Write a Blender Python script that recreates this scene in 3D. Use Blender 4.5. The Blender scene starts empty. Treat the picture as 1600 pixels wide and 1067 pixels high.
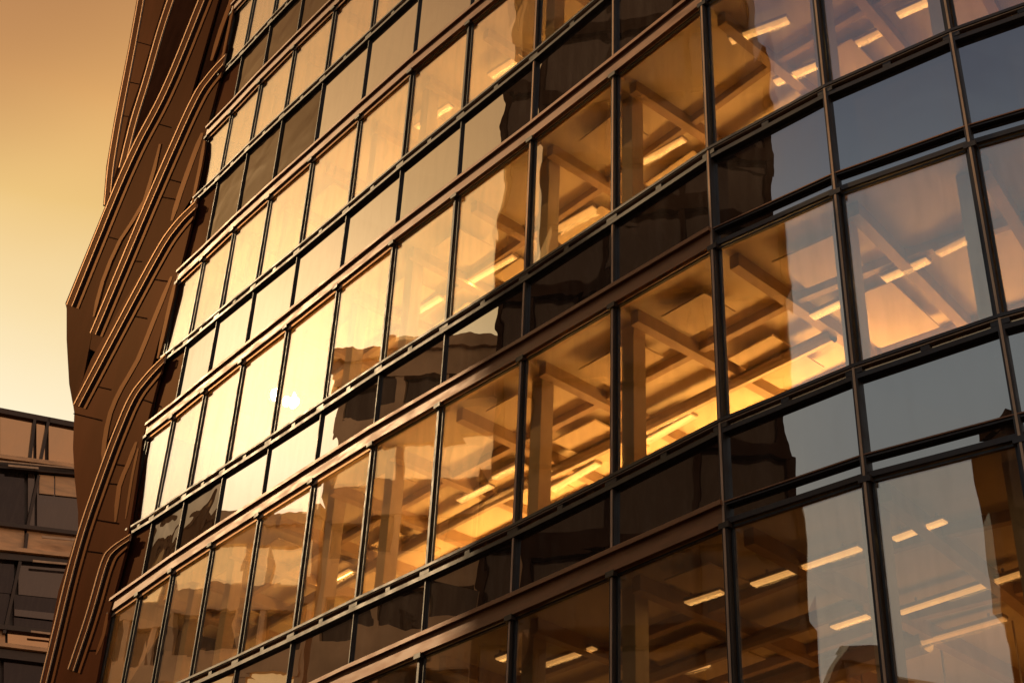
import bpy, math, random
from mathutils import Vector, Matrix
random.seed(11)
S = bpy.context.scene
COL = S.collection
R = math.radians

# ------------------------------------------------------------------ camera
CAMZ = 1.6
FPX, PITCH, ROLL = 2350.68, R(33.822), R(2.739)
cam = bpy.data.objects.new('camera', bpy.data.cameras.new('camera'))
COL.objects.link(cam)
cam.data.sensor_width = 36.0
cam.data.lens = FPX * 36.0 / 1600.0
cam.data.clip_end = 4000
cam.data.clip_start = 0.1
cam.matrix_world = (Matrix.Translation((0, 0, CAMZ)) @ Matrix.Rotation(R(90) + PITCH, 4, 'X') @ Matrix.Rotation(ROLL, 4, 'Z'))
S.camera = cam

# ------------------------------------------------------------------ light
SUN_AZ, SUN_EL = R(66.6), R(31.0)          # azimuth counted from +Y towards -X
SUN_DIR = Vector((-math.sin(SUN_AZ) * math.cos(SUN_EL), math.cos(SUN_AZ) * math.cos(SUN_EL), math.sin(SUN_EL)))
sun = bpy.data.objects.new('sun', bpy.data.lights.new('sun', 'SUN'))
COL.objects.link(sun)
sun.data.energy = 3.0
sun.data.angle = R(0.5)
sun.data.color = (1.0, 0.68, 0.36)
sun.rotation_euler = SUN_DIR.to_track_quat('Z', 'Y').to_euler()
sun.location = SUN_DIR * 200

S.view_settings.view_transform = 'Standard'
S.view_settings.look = 'None'
S.view_settings.exposure = 0.0
S.view_settings.gamma = 1.0
S.render.engine = 'CYCLES'
S.cycles.use_denoising = True
S.cycles.max_bounces = 10
S.cycles.transparent_max_bounces = 16
S.cycles.diffuse_bounces = 4
S.cycles.glossy_bounces = 5
S.cycles.sample_clamp_indirect = 6.0
S.cycles.caustics_reflective = False
S.cycles.caustics_refractive = False


class NT:
    """small helper round a node tree"""
    def __init__(self, tree):
        self.t = tree
        tree.nodes.clear()

    def n(self, kind, **kw):
        o = self.t.nodes.new(kind)
        for k, v in kw.items():
            setattr(o, k, v)
        return o

    def put(self, sock, v):
        if isinstance(v, bpy.types.NodeSocket):
            self.t.links.new(v, sock)
        elif v is not None:
            sock.default_value = v

    def math(self, op, a, b=None, c=None, clamp=False):
        o = self.n('ShaderNodeMath', operation=op, use_clamp=clamp)
        self.put(o.inputs[0], a)
        if b is not None: self.put(o.inputs[1], b)
        if c is not None: self.put(o.inputs[2], c)
        return o.outputs[0]

    def vec(self, op, a, b=None):
        o = self.n('ShaderNodeVectorMath', operation=op)
        self.put(o.inputs[0], a)
        if b is not None: self.put(o.inputs[1], b)
        return o.outputs['Value'] if op == 'DOT_PRODUCT' else o.outputs[0]

    def ramp(self, fac, stops, interp='LINEAR'):
        o = self.n('ShaderNodeValToRGB')
        o.color_ramp.interpolation = interp
        e = o.color_ramp.elements
        while len(e) < len(stops): e.new(0.5)
        for q, (p, c) in zip(e, stops):
            q.position = p
            q.color = (*c, 1) if len(c) == 3 else c
        self.put(o.inputs[0], fac)
        return o.outputs[0]

    def mix(self, fac, a, b, mode='MIX'):
        o = self.n('ShaderNodeMix', data_type='RGBA', blend_type=mode)
        self.put(o.inputs[0], fac)
        self.put(o.inputs[6], a)
        self.put(o.inputs[7], b)
        return o.outputs[2]

    def maprange(self, v, a, b, c=0.0, d=1.0, smooth=True):
        o = self.n('ShaderNodeMapRange', interpolation_type='SMOOTHSTEP' if smooth else 'LINEAR')
        self.put(o.inputs[0], v)
        for i, x in zip((1, 2, 3, 4), (a, b, c, d)): o.inputs[i].default_value = x
        return o.outputs[0]


world = bpy.data.worlds.new('World')
S.world = world
world.use_nodes = True
W = NT(world.node_tree)
dirv = W.vec('NORMALIZE', W.n('ShaderNodeTexCoord').outputs['Generated'])
sep = W.n('ShaderNodeSeparateXYZ'); W.put(sep.inputs[0], dirv)
zz_ = sep.outputs[2]
flat = W.n('ShaderNodeCombineXYZ'); W.put(flat.inputs[0], sep.outputs[0]); W.put(flat.inputs[1], sep.outputs[1])
flatn = W.vec('NORMALIZE', flat.outputs[0])
wc = R(46)
azdot = W.vec('DOT_PRODUCT', flatn, (-math.sin(wc), math.cos(wc), 0))
warm_f = W.maprange(azdot, 0.45, 0.90)
cloud = W.n('ShaderNodeTexNoise'); W.put(cloud.inputs['Vector'], W.vec('MULTIPLY', dirv, (2.0, 2.0, 5.0)))
cloud.inputs['Scale'].default_value = 1.6; cloud.inputs['Detail'].default_value = 3
zj = W.math('ADD', zz_, W.math('MULTIPLY', W.math('SUBTRACT', cloud.outputs[0], 0.5), 0.06))
warm = W.ramp(zj, [(0.0, (.60, .36, .17)), (.40, (.92, .70, .43)), (.48, (1.0, .87, .60)), (.53, (.93, .72, .39)), (.59, (.83, .54, .20)),
                   (.65, (.76, .405, .135)), (.73, (.46, .21, .075)), (1.0, (.25, .16, .13))])
cool = W.ramp(zj, [(0.0, (.40, .34, .30)), (.40, (.52, .49, .43)), (.52, (.44, .46, .45)), (.64, (.29, .325, .375)),
                   (.74, (.125, .132, .20)), (1.0, (.09, .10, .15))])
east = W.maprange(sep.outputs[0], -.1, .8)         # unseen eastern sky brightened to light the blocks opposite
skyc = W.mix(warm_f, cool, warm)
skyc = W.mix(W.math('MULTIPLY', east, .8), skyc, (1.0, .66, .42, 1))
# lens falloff painted into the sky: dark bank high up on the left
bd = Vector((-math.sin(R(33)) * math.cos(R(45)), math.cos(R(33)) * math.cos(R(45)), math.sin(R(45))))
vignette = W.maprange(W.vec('DOT_PRODUCT', dirv, tuple(bd)), math.cos(R(12)), math.cos(R(3)))
skyc = W.mix(W.math('MULTIPLY', vignette, 0.6), skyc, (.36, .15, .06, 1))
# aureole of the veiled sun
sd = W.vec('DOT_PRODUCT', dirv, tuple(SUN_DIR))
g1 = W.math('POWER', W.math('MAXIMUM', sd, 0.0), 160.0)
g2 = W.math('POWER', W.math('MAXIMUM', sd, 0.0), 16.0)
glow = W.mix(1.0, W.mix(1.0, (1.7, 1.1, .6, 1), g1, 'MULTIPLY'), W.mix(1.0, (.40, .25, .12, 1), g2, 'MULTIPLY'), 'ADD')
skyc = W.mix(1.0, skyc, glow, 'ADD')
nish = W.n('ShaderNodeTexSky', sky_type='NISHITA', sun_disc=False, sun_elevation=SUN_EL, sun_rotation=-SUN_AZ)
nish.dust_density = 4.0
skyc = W.mix(1.0, skyc, W.mix(1.0, nish.outputs[0], (.004, .003, .002, 1), 'MULTIPLY'), 'ADD')
bg = W.n('ShaderNodeBackground'); W.put(bg.inputs[0], skyc); bg.inputs[1].default_value = 1.0
W.put(W.n('ShaderNodeOutputWorld').inputs[0], bg.outputs[0])


# ------------------------------------------------------------------ materials
def material(name):
    m = bpy.data.materials.new(name)
    m.use_nodes = True
    return m, NT(m.node_tree)


def solid(name, color, rough=0.6, metal=0.0, var=0.25, scale=3.0, bump=0.0, spec=0.5, emit=None, es=0.0, stretch=(1, 1, 1)):
    m, t = material(name)
    b = t.n('ShaderNodeBsdfPrincipled')
    tc = t.n('ShaderNodeTexCoord').outputs['Object']
    nz = t.n('ShaderNodeTexNoise'); t.put(nz.inputs['Vector'], t.vec('MULTIPLY', tc, stretch))
    nz.inputs['Scale'].default_value = scale; nz.inputs['Detail'].default_value = 5
    lo = tuple(c * (1 - var) for c in color); hi = tuple(min(1, c * (1 + var)) for c in color)
    t.put(b.inputs['Base Color'], t.ramp(nz.outputs[0], [(.3, lo), (.7, hi)]))
    b.inputs['Metallic'].default_value = metal
    t.put(b.inputs['Roughness'], t.maprange(nz.outputs[0], .3, .7, max(.02, rough - .08), min(1, rough + .08)))
    b.inputs['Specular IOR Level'].default_value = spec
    if bump:
        bp = t.n('ShaderNodeBump'); bp.inputs['Distance'].default_value = bump; bp.inputs['Strength'].default_value = 1
        t.put(bp.inputs['Height'], nz.outputs[0]); t.put(b.inputs['Normal'], bp.outputs[0])
    if emit:
        b.inputs['Emission Color'].default_value = (*emit, 1); b.inputs['Emission Strength'].default_value = es
    t.put(t.n('ShaderNodeOutputMaterial').inputs[0], b.outputs[0])
    return m


def matte(name, color, var=.15, scale=1.0, stretch=(1, 1, 1), sheen=0.0):
    m, t = material(name)
    tc = t.n('ShaderNodeTexCoord').outputs['Object']
    nz = t.n('ShaderNodeTexNoise'); t.put(nz.inputs['Vector'], t.vec('MULTIPLY', tc, stretch))
    nz.inputs['Scale'].default_value = scale; nz.inputs['Detail'].default_value = 6
    lo = tuple(c * (1 - var) for c in color); hi = tuple(c * (1 + var) for c in color)
    d = t.n('ShaderNodeBsdfDiffuse'); t.put(d.inputs['Color'], t.ramp(nz.outputs[0], [(.3, lo), (.7, hi)]))
    g = t.n('ShaderNodeBsdfGlossy'); g.inputs['Color'].default_value = (.9, .55, .3, 1); g.inputs['Roughness'].default_value = .45
    mx = t.n('ShaderNodeMixShader'); mx.inputs[0].default_value = sheen
    t.put(mx.inputs[1], d.outputs[0]); t.put(mx.inputs[2], g.outputs[0])
    t.put(t.n('ShaderNodeOutputMaterial').inputs[0], mx.outputs[0])
    return m


def glass(name, r0, tint, body=None, wave=0.006, scale=0.9, gtint=(1, 1, 1), rough=0.0, power=3.0):
    """coated pane: a mirror layer over clear tinted glass (or over a dark opaque back when body is given)"""
    m, t = material(name)
    geo = t.n('ShaderNodeNewGeometry')
    c = t.math('ABSOLUTE', t.vec('DOT_PRODUCT', geo.outputs['Normal'], geo.outputs['Incoming']))
    f = t.math('POWER', t.math('SUBTRACT', 1.0, c, clamp=True), power)
    fac = t.math('MULTIPLY_ADD', f, 1.0 - r0, r0, clamp=True)
    tc = t.n('ShaderNodeTexCoord').outputs['Object']
    n1 = t.n('ShaderNodeTexNoise'); t.put(n1.inputs['Vector'], tc)
    n1.inputs['Scale'].default_value = scale; n1.inputs['Detail'].default_value = 1.5; n1.inputs['Distortion'].default_value = 0.4
    bp = t.n('ShaderNodeBump'); bp.inputs['Distance'].default_value = wave; bp.inputs['Strength'].default_value = 1
    t.put(bp.inputs['Height'], n1.outputs[0])
    gl = t.n('ShaderNodeBsdfGlossy'); gl.inputs['Color'].default_value = (*gtint, 1); gl.inputs['Roughness'].default_value = rough
    t.put(gl.inputs['Normal'], bp.outputs[0])
    if body:
        bk = t.n('ShaderNodeBsdfDiffuse'); bk.inputs['Color'].default_value = (*body, 1)
    else:
        bk = t.n('ShaderNodeBsdfTransparent'); bk.inputs['Color'].default_value = (*tint, 1)
    mx = t.n('ShaderNodeMixShader')
    t.put(mx.inputs[0], fac); t.put(mx.inputs[1], bk.outputs[0]); t.put(mx.inputs[2], gl.outputs[0])
    n2 = t.n('ShaderNodeTexNoise'); t.put(n2.inputs['Vector'], t.vec('MULTIPLY', tc, (3, 3, .5)))
    n2.inputs['Scale'].default_value = 2.2; n2.inputs['Detail'].default_value = 6
    du = t.n('ShaderNodeBsdfDiffuse'); du.inputs['Color'].default_value = (.42, .33, .25, 1)
    mz = t.n('ShaderNodeMixShader')
    t.put(mz.inputs[0], t.maprange(n2.outputs[0], .38, .75, .006, .05))
    t.put(mz.inputs[1], mx.outputs[0]); t.put(mz.inputs[2], du.outputs[0])
    t.put(t.n('ShaderNodeOutputMaterial').inputs[0], mz.outputs[0])
    return m


M = {
    'glass': glass('coated_vision_glass', .21, (.97, .88, .72), wave=.0022),
    'spandrel': glass('spandrel_glass', .30, None, body=(.022, .013, .009), wave=.0028, scale=1.0),
    'spandrel2': glass('rippled_spandrel_glass', .035, None, body=(.018, .010, .007), wave=.03, scale=1.1, power=5.5, gtint=(1, .85, .7)),
    'header': solid('bronze_header_metal', (.24, .10, .040), .5, .15, .25, 2.5, stretch=(1, 1, 4)),
    'dark': solid('dark_anodised_metal', (.026, .016, .011), .5, 0, .3, 4),
    'polish': solid('polished_bronze', (.62, .43, .25), .22, 1.0, .2, 5),
    'gasket': solid('black_gasket', (.010, .008, .008), .5, 0, .2, 8),
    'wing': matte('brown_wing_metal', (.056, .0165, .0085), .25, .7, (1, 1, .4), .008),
    'wing_halfshade': matte('half_shaded_wing_metal', (.040, .0125, .007), .22, .7, (1, 1, .4), .006),  # same cladding made darker: upper panels' shade put into its colour
    'wing_shade': matte('painted_shade_wing_metal', (.026, .011, .007), .2, 1.2),  # darkest copy of the cladding, shade painted in
    'lit_fold': matte('painted_lit_fold_metal', (.105, .036, .015), .25, 2, (1, 1, .3), .02),  # wing metal lightened: light along the folds put into the colour
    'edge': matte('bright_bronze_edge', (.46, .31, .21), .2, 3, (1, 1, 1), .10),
    'seam_gap_shade': matte('seam_and_painted_gap_shade', (.010, .005, .004)),  # dark joints; also paints the shade in the ledge gaps
    'ceiling': solid('warm_ceiling_board', (.76, .67, .48), .85, 0, .10, 1.2),
    'raft': solid('pale_acoustic_raft', (.80, .68, .47), .8, 0, .06, 2),
    'duct': solid('galvanised_duct', (.42, .34, .25), .45, .5, .15, 3),
    'lamp2': solid('dim_lit_diffuser', (.9, .8, .6), .6, 0, .02, 2, emit=(1.0, .56, .22), es=.72),
    'lamp3': solid('faint_lit_diffuser', (.9, .8, .6), .6, 0, .02, 2, emit=(1.0, .52, .2), es=.45),
    'beam': solid('bronze_beam_paint', (.50, .36, .22), .6, 0, .2, 2),
    'column': solid('plaster_column', (.68, .56, .42), .8, 0, .12, 2),
    'core': solid('timber_core_wall', (.22, .10, .04), .5, 0, .4, 2.5, stretch=(1, 1, 8)),
    'floor': solid('pale_office_floor', (.45, .33, .22), .9, 0, .2, 6),
    'base': solid('dark_plinth_stone', (.05, .04, .035), .5, 0, .3, 3),
    'housing': solid('lamp_housing_metal', (.5, .42, .34), .4, .4, .1, 6),
    'lamp': solid('lit_diffuser', (.9, .8, .6), .6, 0, .02, 2, emit=(1.0, .58, .24), es=1.0),
    'glow_far': solid('far_added_glow', (.3, .2, .1), .4, 0, .5, .6, emit=(1.0, .55, .2), es=1.0),  # added glow: gives bright streaks in the mirrored blocks
    'ground': solid('asphalt', (.05, .047, .045), .9, 0, .3, 1.2),
    'blk_dark': matte('dark_tower_cladding', (.036, .019, .011), .4, .5),
    'blk_tan': matte('tan_block_stone', (.62, .40, .22), .3, .4),
    'blk_cream': matte('cream_block_render', (.70, .47, .27), .25, .4),
    'blk_grey': solid('grey_block_concrete', (.16, .12, .10), .8, 0, .3, .5),
    'nb_dark': glass('neighbour_dark_glass', .035, None, body=(.012, .008, .008), wave=.05, scale=.35, gtint=(1, .75, .7)),
    'nb_light': glass('neighbour_mirror_glass', .42, None, body=(.10, .045, .022), wave=.06, scale=.4, gtint=(1, .56, .30)),
    'nb_grey': glass('neighbour_grey_glass', .085, None, body=(.035, .022, .020), wave=.05, scale=.4, gtint=(1, .74, .62)),
    'nb_lit': solid('neighbour_cream_panel', (.62, .33, .15), .4, .1, .3, .7, stretch=(1, 1, 5)),
    'nb_metal': solid('neighbour_bronze_metal', (.05, .028, .018), .4, .4, .3, 1),
    'win_dark': glass('far_window_glass', .03, None, body=(.03, .017, .010), wave=.01, gtint=(1, .75, .55)),
}


# ------------------------------------------------------------------ mesh helpers
class MB:
    def __init__(self):
        self.v, self.f, self.m = [], [], []

    def hexa(self, p, mi=0):
        """eight corners: bottom ring 0-3, top ring 4-7"""
        b = len(self.v)
        self.v += [Vector(q) for q in p]
        for q in ((3, 2, 1, 0), (4, 5, 6, 7), (0, 1, 5, 4), (1, 2, 6, 5), (2, 3, 7, 6), (3, 0, 4, 7)):
            self.f.append([b + i for i in q]); self.m.append(mi)
        return self

    def box(self, c, ax, ay, az, hx, hy, hz, mi=0):
        c, ax, ay, az = Vector(c), Vector(ax), Vector(ay), Vector(az)
        pts = []
        for s in (-1, 1):
            for (i, j) in ((-1, -1), (1, -1), (1, 1), (-1, 1)):
                pts.append(c + ax * (i * hx) + ay * (j * hy) + az * (s * hz))
        return self.hexa(pts, mi)

    def bar(self, a, b, up, w, h, mi=0):
        a, b, up = Vector(a), Vector(b), Vector(up)
        d = (b - a).normalized(); s = d.cross(up).normalized(); u = s.cross(d)
        p = []
        for e in (a, b):
            p += [e - s * w / 2 - u * h / 2, e + s * w / 2 - u * h / 2, e + s * w / 2 + u * h / 2, e - s * w / 2 + u * h / 2]
        return self.hexa(p, mi)

    def prism(self, poly, off, mi=0):
        """planar polygon (list of points) extruded by vector off"""
        n = len(poly); b = len(self.v); off = Vector(off)
        self.v += [Vector(p) for p in poly] + [Vector(p) + off for p in poly]
        self.f.append(list(range(b, b + n))); self.m.append(mi)
        self.f.append([b + n + i for i in reversed(range(n))]); self.m.append(mi)
        for i in range(n):
            j = (i + 1) % n
            self.f.append([b + j, b + i, b + n + i, b + n + j]); self.m.append(mi)
        return self

    def build(self, name, mats, parent=None, org=(0, 0, 0)):
        me = bpy.data.meshes.new(name)
        o_ = Vector(org)
        me.from_pydata([tuple(v - o_) for v in self.v], [], self.f)
        if not isinstance(mats, (list, tuple)): mats = [mats]
        for q in mats: me.materials.append(M[q])
        for p, i in zip(me.polygons, self.m): p.material_index = i
        me.update()
        import bmesh
        bm = bmesh.new(); bm.from_mesh(me); bmesh.ops.recalc_face_normals(bm, faces=bm.faces); bm.to_mesh(me); bm.free()
        o = bpy.data.objects.new(name, me); COL.objects.link(o)
        if parent: o.parent = parent
        else: o.location = o_
        return o


def tag(o, label=None, cat=None, group=None, kind=None):
    for k, v in (('label', label), ('category', cat), ('group', group), ('kind', kind)):
        if v: o[k] = v
    return o


def empty(name, loc):
    o = bpy.data.objects.new(name, None); COL.objects.link(o)
    o.location = loc; o.empty_display_size = .5
    return o


def ray(x, y):
    """viewing direction of a photograph pixel: used to survey where things stand"""
    u, v = x - 800.0, 533.5 - y
    cr, sr = math.cos(ROLL), math.sin(ROLL)
    a, b = cr * u - sr * v, sr * u + cr * v
    c, s = math.cos(PITCH), math.sin(PITCH)
    return Vector((a, FPX * c - b * s, FPX * s + b * c)).normalized()


EYE = Vector((0, 0, CAMZ))
UP = Vector((0, 0, 1))


def on_plane(x, y, p0, n):
    d = ray(x, y)
    return EYE + d * ((Vector(p0) - EYE).dot(n) / d.dot(n))


# ------------------------------------------------------------------ the ground
g = MB(); g.prism([(-900, -900, 0), (900, -900, 0), (900, 900, 0), (-900, 900, 0)], (0, 0, -.5))
tag(g.build('ground', 'ground'), 'dark asphalt street below the curved glass office building', 'ground', kind='structure')

# ------------------------------------------------------------------ survey of the curved facade
XY = [[4.942, 12.413], [3.682, 13.398], [2.439, 14.611], [1.32, 16.008], [0.174, 17.435], [-0.99, 18.828], [-2.043, 20.099],
      [-3.067, 21.401], [-4.074, 22.688], [-5.033, 23.898], [-5.901, 25.009], [-6.687, 26.054], [-7.357, 26.915]]
PT = {i: Vector((p[0], p[1], 0)) for i, p in enumerate(XY)}
PT[-1] = PT[0] + Vector((math.cos(R(32)), -math.sin(R(32)), 0)) * 1.62
PT[-2] = PT[-1] + Vector((math.cos(R(26)), -math.sin(R(26)), 0)) * 1.62
C0, C1 = -2, 12
ZL = [23.391, 21.452, 19.209, 17.24, 15.373, 12.945, 11.373, 8.942, 7.502]
QL = [[0.063, -0.138], [0.111, -0.053], [0.026, -0.133], [-0.239, 0.309], [-0.195, 0.126], [0.109, 0.127], [0.097, -0.174],
      [0.176, 0.201], [-0.036, -0.141]]
LINE = {}
for f in range(5):
    LINE['T', f] = (ZL[2 * f], QL[2 * f])
    if f < 4: LINE['B', f] = (ZL[2 * f + 1], QL[2 * f + 1])
LINE['B', 4] = (ZL[8] - 2.45, [.12, .1])
LINE['B', -1] = (ZL[0] + 1.98, [.05, -.1])
LINE['T', -1] = (ZL[0] + 4.1, [.05, -.1])
LINE['B', -2] = (ZL[0] + 6.0, [.05, -.1])


def Z(k, f, c):
    z, q = LINE[k, f]
    s = max(-1.1, (c - 6) / 6.0)
    return z + q[0] * s + q[1] * (s * s - .4) + CAMZ


NRM = {}
for c in range(C0, C1 + 1):
    a = PT[max(C0, c - 1)]; b = PT[min(C1, c + 1)]
    t = (b - a).normalized()
    n = Vector((-t.y, t.x, 0))
    if n.dot(PT[c]) > 0: n = -n
    NRM[c] = n                                  # outward, towards the street


def pos(c, d, z):
    """point on mullion line c (may be fractional), d metres out from the glass, height z"""
    i = int(math.floor(c)); i = min(max(i, C0), C1 - 1); u = c - i
    p = PT[i].lerp(PT[i + 1], u); n = NRM[i].lerp(NRM[i + 1], u).normalized()
    return Vector((p.x, p.y, 0)) + n * d + UP * z


def sweep(mb, c0, c1, zf0, zf1, d0, d1, mi=0):
    """a band along the facade between heights zf0(c)..zf1(c) and depths d0..d1"""
    b = len(mb.v); n = c1 - c0 + 1
    for c in range(c0, c1 + 1):
        mb.v += [pos(c, d0, zf0(c)), pos(c, d1, zf0(c)), pos(c, d1, zf1(c)), pos(c, d0, zf1(c))]
    for i in range(n - 1):
        for k in range(4):
            l = (k + 1) % 4
            mb.f.append([b + 4 * i + k, b + 4 * i + l, b + 4 * i + 4 + l, b + 4 * i + 4 + k]); mb.m.append(mi)
    mb.f.append([b, b + 1, b + 2, b + 3]); mb.m.append(mi)
    e = b + 4 * (n - 1)
    mb.f.append([e + 3, e + 2, e + 1, e]); mb.m.append(mi)


ORG = Vector((-1, 20, 0))
bld = empty('curved_office_building', ORG)
tag(bld, 'curved glass office building with bronze bands and golden lit floors, filling most of the view', 'office building')

rows = [-1, 0, 1, 2, 3, 4]
HEAD = .27


def cells(f):
    lo = {-1: 4, 0: 4, 1: 2, 2: -2, 3: -2, 4: -2}[f]
    return range(lo, C1)


def cell_quad(c, dz0, dz1, d, w0=.045, jit=0.0):
    """corner points of a pane between mullions c and c+1"""
    L = (PT[c + 1] - PT[c]).length
    u0, u1 = w0 / L, 1 - w0 / L
    out = []
    for (u, zf) in ((u0, dz0), (u1, dz0), (u1, dz1), (u0, dz1)):
        p = PT[c].lerp(PT[c + 1], u); z = zf(c) * (1 - u) + zf(c + 1) * u
        t = (PT[c + 1] - PT[c]).normalized(); n = Vector((-t.y, t.x, 0))
        if n.dot(PT[c]) > 0: n = -n
        out.append(Vector((p.x, p.y, z)) + n * (d + random.uniform(-jit, jit)))
    return out, n


for f in rows:
    for c in cells(f):
        zb = lambda k, f=f: Z('B', f, k) + .0
        zt = lambda k, f=f: Z('T', f, k)
        # window: gasket frame, pane as its sub-part
        q, n = cell_quad(c, lambda k: zb(k) + .012, lambda k: zt(k) - .012, .012)
        fr = MB(); w = .028
        ctr = sum(q, Vector()) / 4
        tdir = (q[1] - q[0]).normalized()
        ins = [q[0] + tdir * w + UP * w, q[1] - tdir * w + UP * w, q[2] - tdir * w - UP * w, q[3] + tdir * w - UP * w]
        for i in range(4):
            j = (i + 1) % 4
            ring = [q[i], q[j], ins[j], ins[i]]
            fr.hexa([p - n * .04 for p in ring] + [p for p in ring])
        win = fr.build('window', 'gasket', bld, ORG)
        q, n = cell_quad(c, lambda k: zb(k) + .03, lambda k: zt(k) - .03, -.012, .06, .0075)
        pn = MB(); pn.hexa([p - n * .012 for p in q] + q)
        pn.build('pane', 'glass', win, ORG)
        # opaque glass panel under the window
        if ('T', f + 1) in LINE:
            q, n = cell_quad(c, lambda k: Z('T', f + 1, k) + (HEAD if c > 1 else .02), lambda k: Z('B', f, k) - .187, -.004, .03, .004)
            sp = MB(); sp.hexa([p - n * .02 for p in q] + q)
            sp.build('spandrel_panel', 'wing' if c == C1 - 1 else 'spandrel2' if c >= {-1: 8, 0: 8, 2: 9}.get(f, 99) else 'spandrel', bld, ORG)

for f in rows:
    lo = cells(f)[0]
    # band over the windows
    h = MB()
    zt = lambda k: Z('T', f, k)
    sp_ = min(C1, max(2, lo))
    if lo < C1:
        sweep(h, max(2, lo), C1, lambda k: zt(k) + .005, lambda k: zt(k) + HEAD - .05, -.05, .075)
        if lo < 11: sweep(h, max(6, lo), C1, lambda k: zt(k) - .085, lambda k: zt(k) - .035, .014, .03, 3)
        sweep(h, max(2, lo), C1, lambda k: zt(k) + HEAD - .05, lambda k: zt(k) + HEAD + .01, -.05, .125, 1)
    if lo < 2:
        sweep(h, lo, 2, lambda k: zt(k) + .005, lambda k: zt(k) + .07, -.05, .045, 2)
        sweep(h, lo, 2, lambda k: zt(k) + .225, lambda k: zt(k) + .25, .0, .06, 2)
        sweep(h, lo, 2, lambda k: zt(k) + .254, lambda k: zt(k) + .27, .0, .075, 1)
    for c in range(max(lo, C0), C1 + 1):        # clamp brackets on the mullion lines
        p = pos(c, .05, zt(c) - .02); t = (PT[min(c + 1, C1)] - PT[max(c - 1, C0)]).normalized()
        h.box(p, t, NRM[c], UP, .07, .035, .035, 2)
    h.build('header_band', ['header', 'header', 'dark', 'edge'], bld, ORG)
    # sill rails under the windows: two dark rails and a bright slot between them
    zb = lambda k: Z('B', f, k)
    s = MB()
    sweep(s, lo, C1, lambda k: zb(k) - .04, lambda k: zb(k), -.05, .09)
    sweep(s, lo, C1, lambda k: zb(k) - .058, lambda k: zb(k) - .043, .02, .075, 1)
    sweep(s, lo, C1, lambda k: zb(k) - .185, lambda k: zb(k) - .125, -.05, .07)
    for c in range(lo, C1 + 1):
        for u, hw in ((c, .10), (c + .5, .05)):
            if u > C1: continue
            t = (PT[min(int(u) + 1, C1)] - PT[max(int(u), C0) if int(u) < C1 else C1 - 1]).normalized()
            s.box(pos(u, .05, zb(u) - .092), t, NRM[int(u)], UP, hw, .02, .030)
    sr_ = s.build('sill_rail', ['dark', 'edge'], bld, ORG)
    k_ = MB()
    sweep(k_, lo, C1, lambda k: zb(k) - .123, lambda k: zb(k) - .062, -.03, .03)
    k_.build('slot_strip', 'polish', sr_, ORG)

ZTOP = LINE['B', -2][0] + CAMZ
ZBOT = LINE['B', 4][0] + CAMZ
for c in range(C0, C1 + 1):
    top = ZTOP if c >= 4 else Z('T', 1 if c >= 2 else 2, c) + .3
    mu = MB(); t = (PT[min(c + 1, C1)] - PT[max(c - 1, C0)]).normalized()
    w = .026 if c > 4 else .034
    out = .028 if c > 4 else .045 if c > 2 else .07
    mu.box(pos(c, (out - .06) / 2, (top + ZBOT) / 2), t, NRM[c], UP, w, (out + .06) / 2, (top - ZBOT) / 2)
    mu.box(pos(c, out + .006, (top + ZBOT) / 2), t, NRM[c], UP, w * .35, .005, (top - ZBOT) / 2, 1 if c <= 4 else 0)
    mu.build('mullion', ['dark', 'edge'], bld, ORG)

# floors: slab with ceiling below and floor above
DEEP = 6.5
for f in [-1, 0, 1, 2, 3, 4, 5]:
    sl = MB(); lo = C0 if f > 0 else 3
    bot = (lambda k: Z('T', f, k) + .10) if f < 5 else (lambda k: ZBOT - .6)
    top = (lambda k: Z('B', f - 1, k) - .12)
    b = len(sl.v)
    sweep(sl, lo, C1, bot, top, -.16, -DEEP)
    for i, (fc) in enumerate(sl.f):
        zmean = sum(sl.v[j].z for j in fc) / len(fc)
        ks = sum(top(k) + bot(k) for k in range(lo, C1 + 1)) / 2 / (C1 - lo + 1)
        sl.m[i] = 0 if zmean < ks else 1
    sl.build('floor_slab', ['ceiling', 'floor'], bld, ORG)
cw = MB(); sweep(cw, C0, C1, lambda k: 0.0, lambda k: ZTOP, -DEEP - .01, -DEEP - .4); cw.build('core_wall', 'core', bld, ORG)
for c in (C0, C1):
    ew = MB(); sg = 1 if c == C1 else -1
    t = (PT[C1] - PT[C1 - 1]).normalized() if c == C1 else (PT[C0] - PT[C0 + 1]).normalized()
    ew.box(pos(c, -DEEP / 2 - .1, ZTOP / 2) + t * .16, t, NRM[c], UP, .1, DEEP / 2, ZTOP / 2)
    ew.build('end_wall', 'column', bld, ORG)
rf = MB(); sweep(rf, 3, C1, lambda k: ZTOP + .01, lambda k: ZTOP + .5, .1, -DEEP - .4); rf.build('roof', 'dark', bld, ORG)
bs = MB(); sweep(bs, C0, C1, lambda k: 0.0, lambda k: ZBOT - .26, .02, -.3); bs.build('base_wall', 'base', bld, ORG)

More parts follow.
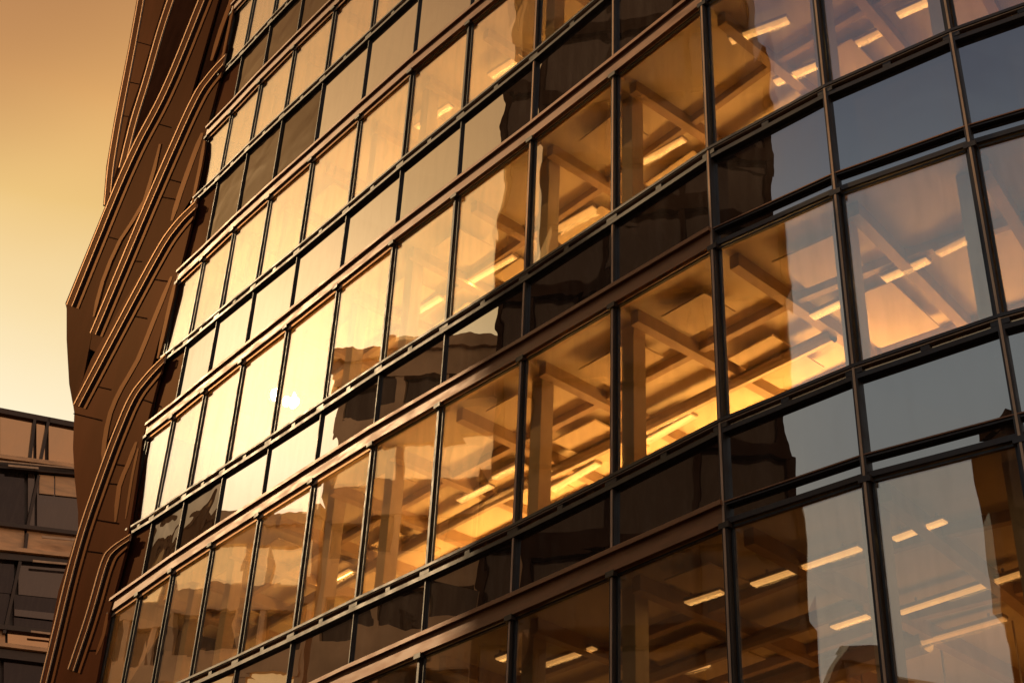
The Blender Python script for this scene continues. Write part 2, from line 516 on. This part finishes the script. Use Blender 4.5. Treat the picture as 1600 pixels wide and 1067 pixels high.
# ceiling beams and columns
for f in (0, 1, 2, 3, 4):
    lo = {0: 5, 1: 3, 2: -1, 3: -1, 4: -1}[f]
    for c in range(lo, C1):
        b = MB(); z = Z('T', f, c) + .10
        t = (PT[c + 1] - PT[c]).normalized()
        dz = .20
        p0, p1 = pos(c, -.35, z - dz / 2), pos(c, -DEEP + .02, z - dz / 2)
        b.bar(p0, p1, UP, .14, dz - .002)
        b.build('ceiling_beam', 'beam', bld, ORG)
    for d in (1.5, 3.3):
        b = MB(); sweep(b, lo, C1, lambda k: Z('T', f, k) - .03, lambda k: Z('T', f, k) + .102, -d, -d - .10)
        b.build('ceiling_beam', 'beam', bld, ORG)
rr = random.Random(5)
for f in (1, 2, 3, 4):
    lo = {1: 3, 2: -1, 3: -1, 4: -1}[f]
    for c in range(max(lo, 2 if f == 4 else 1), 11):                      # hung acoustic rafts, one or two in most bays
        for (dA, dB) in ((.45, 1.4), (1.75, 3.1)):
            if rr.random() < .38: continue
            a0 = c + rr.uniform(.18, .4); a1 = c + rr.uniform(.62, .88)
            e0 = dA + rr.uniform(0, .25); e1 = dB - rr.uniform(0, .3); r_ = MB()
            pts = [pos(a0, -e0, 0), pos(a1, -e0, 0), pos(a1, -e1, 0), pos(a0, -e1, 0)]
            z = [Z('T', f, k) - .035 + rr.uniform(-.02, .0) for k in (a0, a1, a1, a0)]
            r_.hexa([p + UP * q for p, q in zip(pts, z)] + [p + UP * (q + .025) for p, q in zip(pts, z)])
            r_.build('ceiling_raft', 'raft', bld, ORG)
    for d, rad in ((2.35, .10), (3.75, .16)):
        b = MB(); n_ = 10
        b0 = 0
        lo = max(lo, 2)
        for c in range(lo, C1 + 1):
            for k in range(n_):
                a = 2 * math.pi * k / n_
                b.v.append(pos(c, -d + rad * math.cos(a), Z('T', f, c) - .12 + rad * math.sin(a)))
        for i in range(C1 - lo):
            for k in range(n_):
                b.f.append([i * n_ + k, i * n_ + (k + 1) % n_, (i + 1) * n_ + (k + 1) % n_, (i + 1) * n_ + k]); b.m.append(0)
        b.build('air_duct', 'duct', bld, ORG)
for c in range(-1, C1, 1):
    if c in (2, 5, 8, 11): continue
    b = MB(); top = ZTOP if c >= 4 else Z('T', 1, c)
    n = NRM[c]; t = Vector((-n.y, n.x, 0))
    b.box(pos(c + .16, -.62, (top + ZBOT) / 2), t, n, UP, .11, .11, (top - ZBOT) / 2)
    b.build('column', 'column', bld, ORG)

# ------------------------------------------------------------------ bronze wing at the far end
WAZ = R(30.5)
WT = Vector((-math.sin(WAZ), math.cos(WAZ), 0))
WN = Vector((-math.cos(WAZ), -math.sin(WAZ), 0))
WP = PT[C1]


def wpt(x, y, off, az=WAZ):
    n = Vector((-math.cos(az), -math.sin(az), 0))
    return on_plane(x, y, WP + n * off, n)


def smooth(pts, k=3):
    out = []
    for i in range(len(pts) - 1):
        p = [pts[max(i - 1, 0)], pts[i], pts[i + 1], pts[min(i + 2, len(pts) - 1)]]
        for j in range(k):
            t = j / k
            out.append(tuple(.5 * (2 * p[1][a] + (p[2][a] - p[0][a]) * t + (2 * p[0][a] - 5 * p[1][a] + 4 * p[2][a] - p[3][a]) * t * t
                                   + (3 * p[1][a] - p[0][a] - 3 * p[2][a] + p[3][a]) * t ** 3) for a in (0, 1)))
    return out + [pts[-1]]


GE = [(-60, 380), (12, 368), (78, 354), (216, 324), (312, 309), (439, 278), (559, 258), (680, 225), (831, 205), (956, 172), (1100, 145)]


def edge_x(y):
    """where the glazing ends, for each picture height"""
    for (y0, x0), (y1, x1) in zip(GE[:-1], GE[1:]):
        if y0 <= y <= y1: return x0 + (x1 - x0) * (y - y0) / (y1 - y0)
    return GE[-1][1]


wall_px = [(236, -30), (196, 130), (172, 262), (168, 330), (110, 480), (111, 590), (120, 655), (127, 800), (74, 1090), (170, 1090),
           (176, 956), (208, 831), (262, 559), (311, 312), (366, 60), (400, -60)]
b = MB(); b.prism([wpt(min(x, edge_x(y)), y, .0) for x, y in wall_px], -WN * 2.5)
b.build('wing_wall', 'wing_shade', bld, ORG)
panels = [
    # outline, outer edge line, seams, offset
    ([(219, -30), (200, 76), (179, 183), (166, 260), (161, 322), (190, 270), (232, 120), (272, -30)],
     [(221, -30), (202, 76), (181, 183), (168, 260), (163, 320)], [((211, 65), (236, 72)), ((198, 128), (222, 133)), ((186, 181), (205, 183))], .16),
    ([(266, -30), (240, 56), (218, 132), (200, 185), (184, 258), (166, 320), (200, 290), (255, 180), (330, -30)],
     [(272, -30), (246, 46), (224, 126), (204, 188), (186, 262)], [], .30),
    ([(324, -30), (255, 137), (237, 168), (196, 244), (161, 330), (102, 474), (104, 482), (104, 530), (108, 600), (114, 633), (130, 590),
      (148, 500), (200, 372), (240, 290), (290, 180), (350, -30)],
     [(322, -30), (255, 139), (197, 246), (104, 476)], [((153, 366), (186, 375)), ((233, 190), (268, 200))], .44),
    ([(362, 70), (330, 110), (302, 144), (290, 175), (251, 260), (236, 298), (200, 369), (148, 500), (140, 545), (170, 560), (215, 470),
      (262, 360), (282, 337), (305, 300), (322, 205), (345, 130)],
     [(354, 84), (330, 109), (302, 145), (237, 292), (141, 520)], [((246, 307), (280, 313)), ((262, 280), (288, 287)), ((203, 408), (222, 409))], .58),
    ([(312, 308), (304, 315), (282, 337), (262, 362), (247, 380), (178, 498), (143, 560), (114, 631), (116, 645), (114, 700), (117, 752),
      (122, 800), (122, 830), (140, 790), (162, 720), (168, 690), (187, 646), (201, 616), (236, 577), (262, 480), (276, 440), (300, 400), (330, 340)],
     [(304, 316), (276, 343), (247, 381), (115, 632)], [((194, 491), (230, 498)), ((139, 601), (174, 609)), ((115, 646), (160, 657)), ((236, 436), (262, 440))], .72),
    ([(262, 552), (236, 577), (201, 616), (187, 646), (168, 697), (162, 716), (143, 762), (127, 813), (115, 848), (91, 924), (63, 1075), (110, 1075),
      (132, 965), (160, 868), (177, 851), (200, 836), (212, 760), (222, 690), (250, 610)],
     [(258, 554), (232, 579), (201, 617), (165, 706), (115, 849), (63, 1066)],
     [((201, 617), (240, 630)), ((174, 724), (197, 728)), ((160, 754), (185, 757)), ((150, 812), (186, 818)), ((137, 861), (160, 864))], .86),
    ([(206, 832), (177, 851), (160, 867), (146, 903), (132, 965), (112, 1010), (100, 1075), (150, 1075), (170, 960), (186, 910), (200, 880)],
     [(204, 834), (176, 852), (160, 868), (134, 962), (106, 1045)], [((115, 1016), (150, 1016))], 1.0),
]
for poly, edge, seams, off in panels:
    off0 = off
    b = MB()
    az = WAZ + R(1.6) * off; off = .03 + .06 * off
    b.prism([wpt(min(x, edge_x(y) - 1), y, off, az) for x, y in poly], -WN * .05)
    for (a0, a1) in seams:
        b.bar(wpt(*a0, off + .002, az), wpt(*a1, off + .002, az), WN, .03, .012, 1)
    pnl = b.build('wing_panel', ['wing_shade' if .25 < off0 < .35 else 'wing_halfshade' if .4 < off0 < .6 else 'wing', 'seam_gap_shade'], bld, ORG)  # upper panels take the darker copies, painted shade
    r_ = MB(); wide = off0 > .4
    for _ in range(3):                               # round the bends
        e2 = [edge[0]]
        for (p, q) in zip(edge[:-1], edge[1:]):
            e2 += [(p[0] * .8 + q[0] * .2, p[1] * .8 + q[1] * .2), (p[0] * .2 + q[0] * .8, p[1] * .2 + q[1] * .8)]
        edge = e2 + [edge[-1]]
    for (a0, a1) in zip(edge[:-1], edge[1:]):
        for (u0, u1, lift, mi) in ((-.7, .5, .05, 0), (.8, 7.2, .03, 1), (7.4, 8.2, .045, 0), (8.6, 15, .02, 3), (15.2, 18.5, .03, 2)):  # black band paints the gap shade, last strip paints a lit streak
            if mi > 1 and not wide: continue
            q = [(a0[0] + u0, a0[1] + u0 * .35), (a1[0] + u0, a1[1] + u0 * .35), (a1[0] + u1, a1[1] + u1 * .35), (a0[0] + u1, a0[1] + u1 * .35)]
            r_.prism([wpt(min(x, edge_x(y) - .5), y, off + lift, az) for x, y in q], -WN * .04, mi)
    r_.build('edge_rail', ['edge', 'wing', 'lit_fold', 'seam_gap_shade'], pnl, ORG)
folds = [  # lighter strips, painted as light caught beside the glazing
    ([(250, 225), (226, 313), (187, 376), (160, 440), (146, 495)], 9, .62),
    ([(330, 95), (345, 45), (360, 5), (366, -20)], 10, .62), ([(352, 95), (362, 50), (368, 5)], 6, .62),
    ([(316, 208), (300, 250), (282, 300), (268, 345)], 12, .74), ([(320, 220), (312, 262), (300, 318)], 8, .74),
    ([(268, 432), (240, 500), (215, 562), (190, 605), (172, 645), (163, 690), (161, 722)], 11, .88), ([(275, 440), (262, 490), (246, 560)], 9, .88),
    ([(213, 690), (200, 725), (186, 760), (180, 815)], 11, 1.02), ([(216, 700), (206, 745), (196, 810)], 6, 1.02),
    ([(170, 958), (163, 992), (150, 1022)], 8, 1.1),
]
for line, wpx, off in folds:
    wpx *= .62
    line = [(min(x, edge_x(y) - 4), y) for x, y in line]
    b = MB(); az = WAZ + R(1.6) * off; off = .03 + .06 * off; line = smooth(line, 2)
    for i in range(len(line) - 1):
        a0, a1 = line[i], line[i + 1]
        w0 = wpx * (.55 if i == 0 else 1); w1 = wpx * (.45 if i == len(line) - 2 else 1)
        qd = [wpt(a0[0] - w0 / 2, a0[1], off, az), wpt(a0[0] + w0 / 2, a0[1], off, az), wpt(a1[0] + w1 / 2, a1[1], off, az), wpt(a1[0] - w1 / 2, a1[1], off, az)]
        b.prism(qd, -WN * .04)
    b.build('lit_jamb_fold', 'lit_fold', bld, ORG)


# ------------------------------------------------------------------ strip lights on the office ceilings
def col_at(x, y):
    d = ray(x, y)
    for c in range(C0, C1):
        a, e = PT[c], PT[c + 1]
        den = d.x * (a.y - e.y) - d.y * (a.x - e.x)
        if abs(den) < 1e-9: continue
        s = (d.x * a.y - d.y * a.x) / den
        if 0 <= s <= 1: return c + s
    return C0


def ceil_pt(x, y, f, drop):
    z = Z('T', f, col_at(x, y)) + .10 - drop
    d = ray(x, y)
    return EYE + d * ((z - EYE.z) / d.z)


def strip_light(f, a, b, label, power=0.0, w=.13, dif='lamp'):
    drop = .16
    p, q = ceil_pt(*a, f, drop), ceil_pt(*b, f, drop)
    q.z = p.z
    c = (p + q) / 2; d = (q - p).normalized(); s = d.cross(UP); L = (q - p).length / 2
    root = empty('ceiling_light', c + UP * .12)
    tag(root, label, 'ceiling light', 'strip lights on the office ceilings')
    o = root.location.copy()
    h = MB(); h.box(c + UP * .025, d, s, UP, L, w / 2 + .012, .022); h.build('housing', 'housing', root, o)
    h = MB(); h.box(c - UP * .008, d, s, UP, L - .01, w / 2, .010); h.build('diffuser', dif, root, o)
    h = MB()
    for k in (-.7, .7): h.box(c + d * (L * k) + UP * .084, d, s, UP, .012, .012, .037)
    h.build('hanger', 'housing', root, o)
    power *= .45 if power < 10 else .8
    if power:
        la = bpy.data.lights.new('lamp_light', 'AREA'); la.shape = 'RECTANGLE'; la.size = L * 2 - .05; la.size_y = .08
        la.energy = power; la.color = (1.0, .62, .24)
        lo_ = bpy.data.objects.new('lamp_light', la); COL.objects.link(lo_); lo_.parent = root
        m = Matrix((d, s, UP)).transposed()          # local -Z looks down
        lo_.matrix_local = Matrix.Translation((0, 0, -.145)) @ m.to_4x4()
    return root


third, fourth, low = 'the third glazed storey from the top', 'the fourth glazed storey', 'the lowest glazed storey'
LIGHTS = [
    (2, (1210, 130), (1285, 97), 'lower of two lit strips behind the top pane right of the tall dark mirrored edge', 6),
    (2, (1140, 65), (1232, 28), 'upper of two lit strips behind the top pane right of the tall dark mirrored edge', 6),
    (2, (1325, 76), (1384, 45), 'lit strip low in the topmost bluish pane at the upper right', 4),
    (2, (1402, 25), (1462, -4), 'lit strip cut by the top of the picture above the bluish panes', 4),
    (3, (1380, 437), (1452, 408), 'middle lit strip in the large bluish pane of the middle storey at the right', 5),
    (3, (1464, 398), (1532, 366), 'upper lit strip in the large bluish pane of the middle storey at the right', 5),
    (3, (1268, 496), (1318, 474), 'lit strip crossing the mirrored building edge in the middle storey', 6),
    (3, (772, 747), (815, 726), 'upper of two short lit strips in a golden pane of the middle storey', 14),
    (3, (717, 783), (768, 759), 'lower of two short lit strips in a golden pane of the middle storey', 14),
    (4, (1395, 842), (1478, 814), 'short lit strip in the large pale pane at the lower right', 3),
    (4, (1405, 957), (1600, 897), 'long lit strip running out of the picture at the lower right', 4),
    (4, (1410, 1012), (1572, 968), 'long dim strip at the foot of the large pale pane at the lower right', 2),
    (4, (1175, 913), (1345, 858), 'long lit strip running across the narrow pale reflection at the lower right', 5),
    (4, (1072, 942), (1130, 924), 'short lit strip beside the thick mullion in a brown pane of the lowest storey', 4),
    (4, (1300, 980), (1358, 962), 'short lit strip under the narrow pale reflection in the lowest storey', 3),
    (4, (1000, 1066), (1108, 1038), 'lit strip at the bottom of the picture left of the thick mullion', 4),
    (4, (816, 1050), (930, 1012), 'lit strip in the fifth brown pane from the right of the lowest storey', 4),
    (4, (778, 1030), (800, 1022), 'tiny lit strip at the left end of the brown lowest storey panes', 3),
    (2, (1000, 255), (1070, 215), 'strip glowing in the golden pane under the bronze band near the top centre', 30),
    (2, (850, 370), (930, 322), 'strip glowing in the golden pane below the dark triangular reflection', 30),
    (2, (735, 440), (805, 398), 'strip glowing in the golden pane crossed by brown mirrored bands', 30),
    (2, (630, 500), (690, 462), 'strip in the cream pane left of the brown mirrored bands', 25),
    (3, (1010, 690), (1085, 650), 'strip glowing in the amber pane left of the thick mullion of the middle storey', 30),
    (3, (860, 765), (935, 725), 'strip glowing in the yellowest pane of the middle storey', 30),
    (3, (600, 870), (655, 840), 'strip in the amber pane where mirrored brickwork shows', 24),
    (3, (500, 915), (550, 890), 'strip in the amber pane left of the mirrored brickwork', 20),
    (1, (765, 120), (815, 88), 'strip in the peach pane beside the top edge of the dark reflection', 20),
    (1, (650, 200), (705, 165), 'strip in the cream pane with faint diagonal ceiling lines near the top', 20),
]
for i, (f, a, b_, lab, pw) in enumerate(LIGHTS):
    strip_light(f, a, b_, lab, pw, dif='lamp3' if i in (11, 2, 5) else 'lamp2' if (i % 3 == 1 or i > 17) else 'lamp', w=.10 if f == 4 else .13)



def hidden_fill_lamp(f, c, power, d=4.3):  # added lamp, kept out of sight, to brighten the ceilings
    z = Z('T', f, c) - 1.9; p = pos(c, -d, z)
    n = NRM[int(c)]; t = Vector((-n.y, n.x, 0))
    b = MB(); b.box(p - UP * .05, t, n, UP, 1.3, .6, .03)
    for k in (-.6, .6): b.box(p + t * k + UP * .99, t, n, UP, .01, .01, 1.0)
    o = b.build('hidden_fill_lamp', 'housing', bld, ORG)
    la = bpy.data.lights.new('lamp_light', 'AREA'); la.shape = 'RECTANGLE'; la.size = 2.6; la.size_y = 1.2
    la.energy = power; la.color = (1.0, .55, .19) if power > 20 else (1.0, .44, .12)
    l = bpy.data.objects.new('lamp_light', la); COL.objects.link(l); l.parent = o
    m = Matrix((t, -n, -UP)).transposed()
    l.matrix_local = Matrix.Translation(p - ORG) @ m.to_4x4()


for f, cs, pw in [(0, (6, 8, 10), 80), (1, (4, 6, 8, 10), 110), (2, (3, 5, 7, 9, 11), 140), (3, (2.6, 4, 5.5, 7), 150), (3, (1.1,), 26), (3, (9, 11), 45),
                  (4, (2.5, 4.5), 7), (4, (6.5, 8.5, 10.5), 40), (2, (-.5,), 6), (2, (1.5,), 26), (3, (-.5,), 8), (4, (-.5, .8), 9)]:
    for c in cs: hidden_fill_lamp(f, c, pw * (1.4 if pw > 100 else .75 if pw > 20 else 1.3))

# ------------------------------------------------------------------ the neighbour at the lower left
NAZ = R(-66)
NT_ = Vector((-math.sin(NAZ), math.cos(NAZ), 0))           # runs to the right and away
NP = EYE + ray(60, 660) * (78 / math.hypot(ray(60, 660).x, ray(60, 660).y))
NN = Vector((NT_.y, -NT_.x, 0))
if NN.dot(NP) > 0: NN = -NN
NORG = Vector((NP.x, NP.y, 0))
nb = empty('curved_office_block', NORG)
tag(nb, 'banded glass block at the lower left with bronze ledges, behind the curved building', 'office building')


def npt(x, y, off=0.0): return on_plane(x, y, NP + NN * off, NN)


def yl(l, x): return l[0] + (l[1] - l[0]) * x / 115.0


def nband(mb, l0, l1, x0, x1, out, back=.3, mi=0):
    """a piece of band between two picture lines, brought to the block's front plane"""
    qd = [npt(x0, yl(l0, x0)), npt(x1, yl(l0, x1)), npt(x1, yl(l1, x1)), npt(x0, yl(l1, x0))]
    mb.prism([p + NN * out for p in qd], -NN * (out + back), mi)


XA, XB = -90, 150
body = MB()
top0 = (646, 667)
poly = [npt(XA, 632), npt(0, 646), npt(50, 657), npt(115, 667), npt(XB, 669), npt(XB, 1200), npt(XA, 1200)]
body.prism([p - NN * .3 for p in poly], -NN * 10)
lowz = min(p.z for p in poly)
a_, b2 = npt(XA, 1190) - NN * .35, npt(XB, 1190) - NN * .35
body.hexa([Vector((a_.x, a_.y, 0)), Vector((b2.x, b2.y, 0)), Vector((b2.x, b2.y, 0)) - NN * 9.9, Vector((a_.x, a_.y, 0)) - NN * 9.9,
           a_, b2, b2 - NN * 9.9, a_ - NN * 9.9])
body.build('wall', 'nb_metal', nb, NORG)
for l0, l1, out, mat in [((640, 662), (648, 670), .25, 'nb_metal'), ((716, 731), (722, 737), .55, 'nb_lit'), ((725, 738), (735, 745), .35, 'nb_metal'), ((818, 832), (824, 838), .3, 'nb_metal'),
                         ((858, 870), (864, 876), .5, 'nb_lit'), ((866, 878), (876, 886), .3, 'nb_metal'), ((978, 990), (985, 998), .3, 'nb_metal'), ((1008, 1022), (1014, 1028), .5, 'nb_lit'),
                         ((1016, 1030), (1030, 1044), .3, 'nb_metal')]:
    m = MB(); nband(m, l0, l1, XA, XB, out, .29); m.build('ledge', mat, nb, NORG)


for l0, l1, xa, xb in [((732, 742), (735, 745), 10, 57), ((838, 848), (841, 851.5), 62, 150), ((876.5, 887), (880, 890), 48, 150), ((985, 999), (988, 1002), 45, 150), ((727, 738), (729, 740), -90, 150)]:
    m = MB(); nband(m, l0, l1, xa, xb, .62, -.56); m.build('ledge_trim', 'edge', nb, NORG)


def nwin(l0, l1, xs, mats, name, push=0.0):
    for (x0, x1), mt in zip(xs, mats):
        m = MB(); nband(m, l0, l1, x0, x1, random.uniform(-.03, .03) + (.09 if 'blind' in name else 0), .28); m.build(name, mt, nb, NORG)


nwin((648, 670), (716, 731), [(-90, -2), (0, 52), (57, 70), (76, 150)], ['nb_light', 'nb_light', 'nb_light', 'nb_light'], 'parapet_panel')
nwin((735, 745), (818, 832), [(-90, 38), (44, 54), (58, 150)], ['nb_dark', 'nb_grey', 'nb_grey'], 'window')
nwin((737, 747), (765, 777), [(61, 84), (86, 150)], ['nb_lit', 'nb_lit'], 'window_blind')  # cream strips paint a reflection on the upper part of the panes
nwin((824, 838), (858, 870), [(-90, 38), (42, 150)], ['nb_lit', 'nb_lit'], 'spandrel_panel')
nwin((876, 886), (925, 937), [(-90, 22), (29, 150)], ['nb_dark', 'nb_grey'], 'window')
nwin((926, 938), (978, 990), [(-90, 15), (22, 150)], ['nb_dark', 'nb_dark'], 'window')
nwin((950, 962), (960, 973), [(22, 150)], ['nb_grey'], 'window_blind')  # grey strip, likewise a painted reflection
nwin((985, 998), (1008, 1022), [(-90, 8), (12, 150)], ['nb_lit', 'nb_light'], 'spandrel_panel')
nwin((1030, 1044), (1140, 1150), [(-90, 0), (6, 150)], ['nb_dark', 'nb_dark'], 'window')
for (x0, y0, x1, y1) in [(76, 655, 62, 726), (54, 655, 46, 722), (60, 744, 42, 826), (42, 834, 38, 868), (32, 874, 6, 990)]:
    m = MB(); m.bar(npt(x0, y0, .1), npt(x1, y1, .1), NN, .16, .3); m.build('mullion', 'nb_metal', nb, NORG)


# ------------------------------------------------------------------ the blocks across the street (seen mirrored in the glass)
def block(name, label, x, y0, y1, h, depth, mat, bay, storey, wmat, lit=0, band=.42):
    o = Vector((x, (y0 + y1) / 2, 0))
    r = tag(empty(name, o), label, 'office building')
    n_y = max(1, int((y1 - y0) / bay)); n_z = max(1, int(h / storey))
    by, sz = (y1 - y0) / n_y, h / n_z
    w = MB()
    w.hexa([(x - depth, y0, 0), (x - .4, y0, 0), (x - .4, y1, 0), (x - depth, y1, 0), (x - depth, y0, h), (x - .4, y0, h), (x - .4, y1, h), (x - depth, y1, h)])
    for k in range(n_z + 1):                         # floor bands stand proud of the recessed windows
        z = k * sz
        w.box((x - .2, (y0 + y1) / 2, z), (1, 0, 0), (0, 1, 0), UP, .2, (y1 - y0) / 2, band)
    for k in range(n_y + 1):
        y = y0 + k * by
        w.box((x - .22, y, h / 2), (1, 0, 0), (0, 1, 0), UP, .172, .16, h / 2 + .3)
    w.build('wall', mat, r, o)
    cp = MB(); cp.box((x - depth / 2 + .1, (y0 + y1) / 2, h + .75), (1, 0, 0), (0, 1, 0), UP, depth / 2 + .1, (y1 - y0) / 2 + .15, .32)
    cp.build('roof', mat, r, o)
    for i in range(n_z):
        if (i + 1) * sz < 9: continue
        m = MB()
        m.box((x - .36, (y0 + y1) / 2, (i + .5) * sz), (1, 0, 0), (0, 1, 0), UP, .03, (y1 - y0) / 2 - .1, sz / 2 - .3)
        m.build('window_strip', 'glow_far' if lit and i % lit == 1 else wmat, r, o)  # glowing strips are added for streaks in the reflections
    return r


block('office_tower', 'tall dark tower whose mirrored edge runs down the right panes', -37, 4.3, 25, 66, 9, 'blk_dark', 3.2, 3.9, 'win_dark')
block('stone_office_block', 'tan stone block mirrored brown in the golden middle panes', -42, 26, 36.0, 41.4, 11, 'blk_tan', 2.2, 3.6, 'win_dark', lit=4, band=.95)
block('low_office_block', 'lower cream block mirrored at the foot of the left panes', -47, 38.5, 62, 35.5, 11, 'blk_cream', 2.6, 3.5, 'win_dark', lit=2, band=.7)
block('plain_office_block', 'grey low block whose mirrored roof ends the pale lower right panes', -33, -12.0, 3.9, 22.0, 8, 'blk_grey', 2.5, 3.6, 'win_dark')
block('corner_office_tower', 'dark tower mirrored along the lower right picture edge', -32.5, -36, -13.7, 35, 2.5, 'blk_dark', 3, 3.8, 'win_dark')
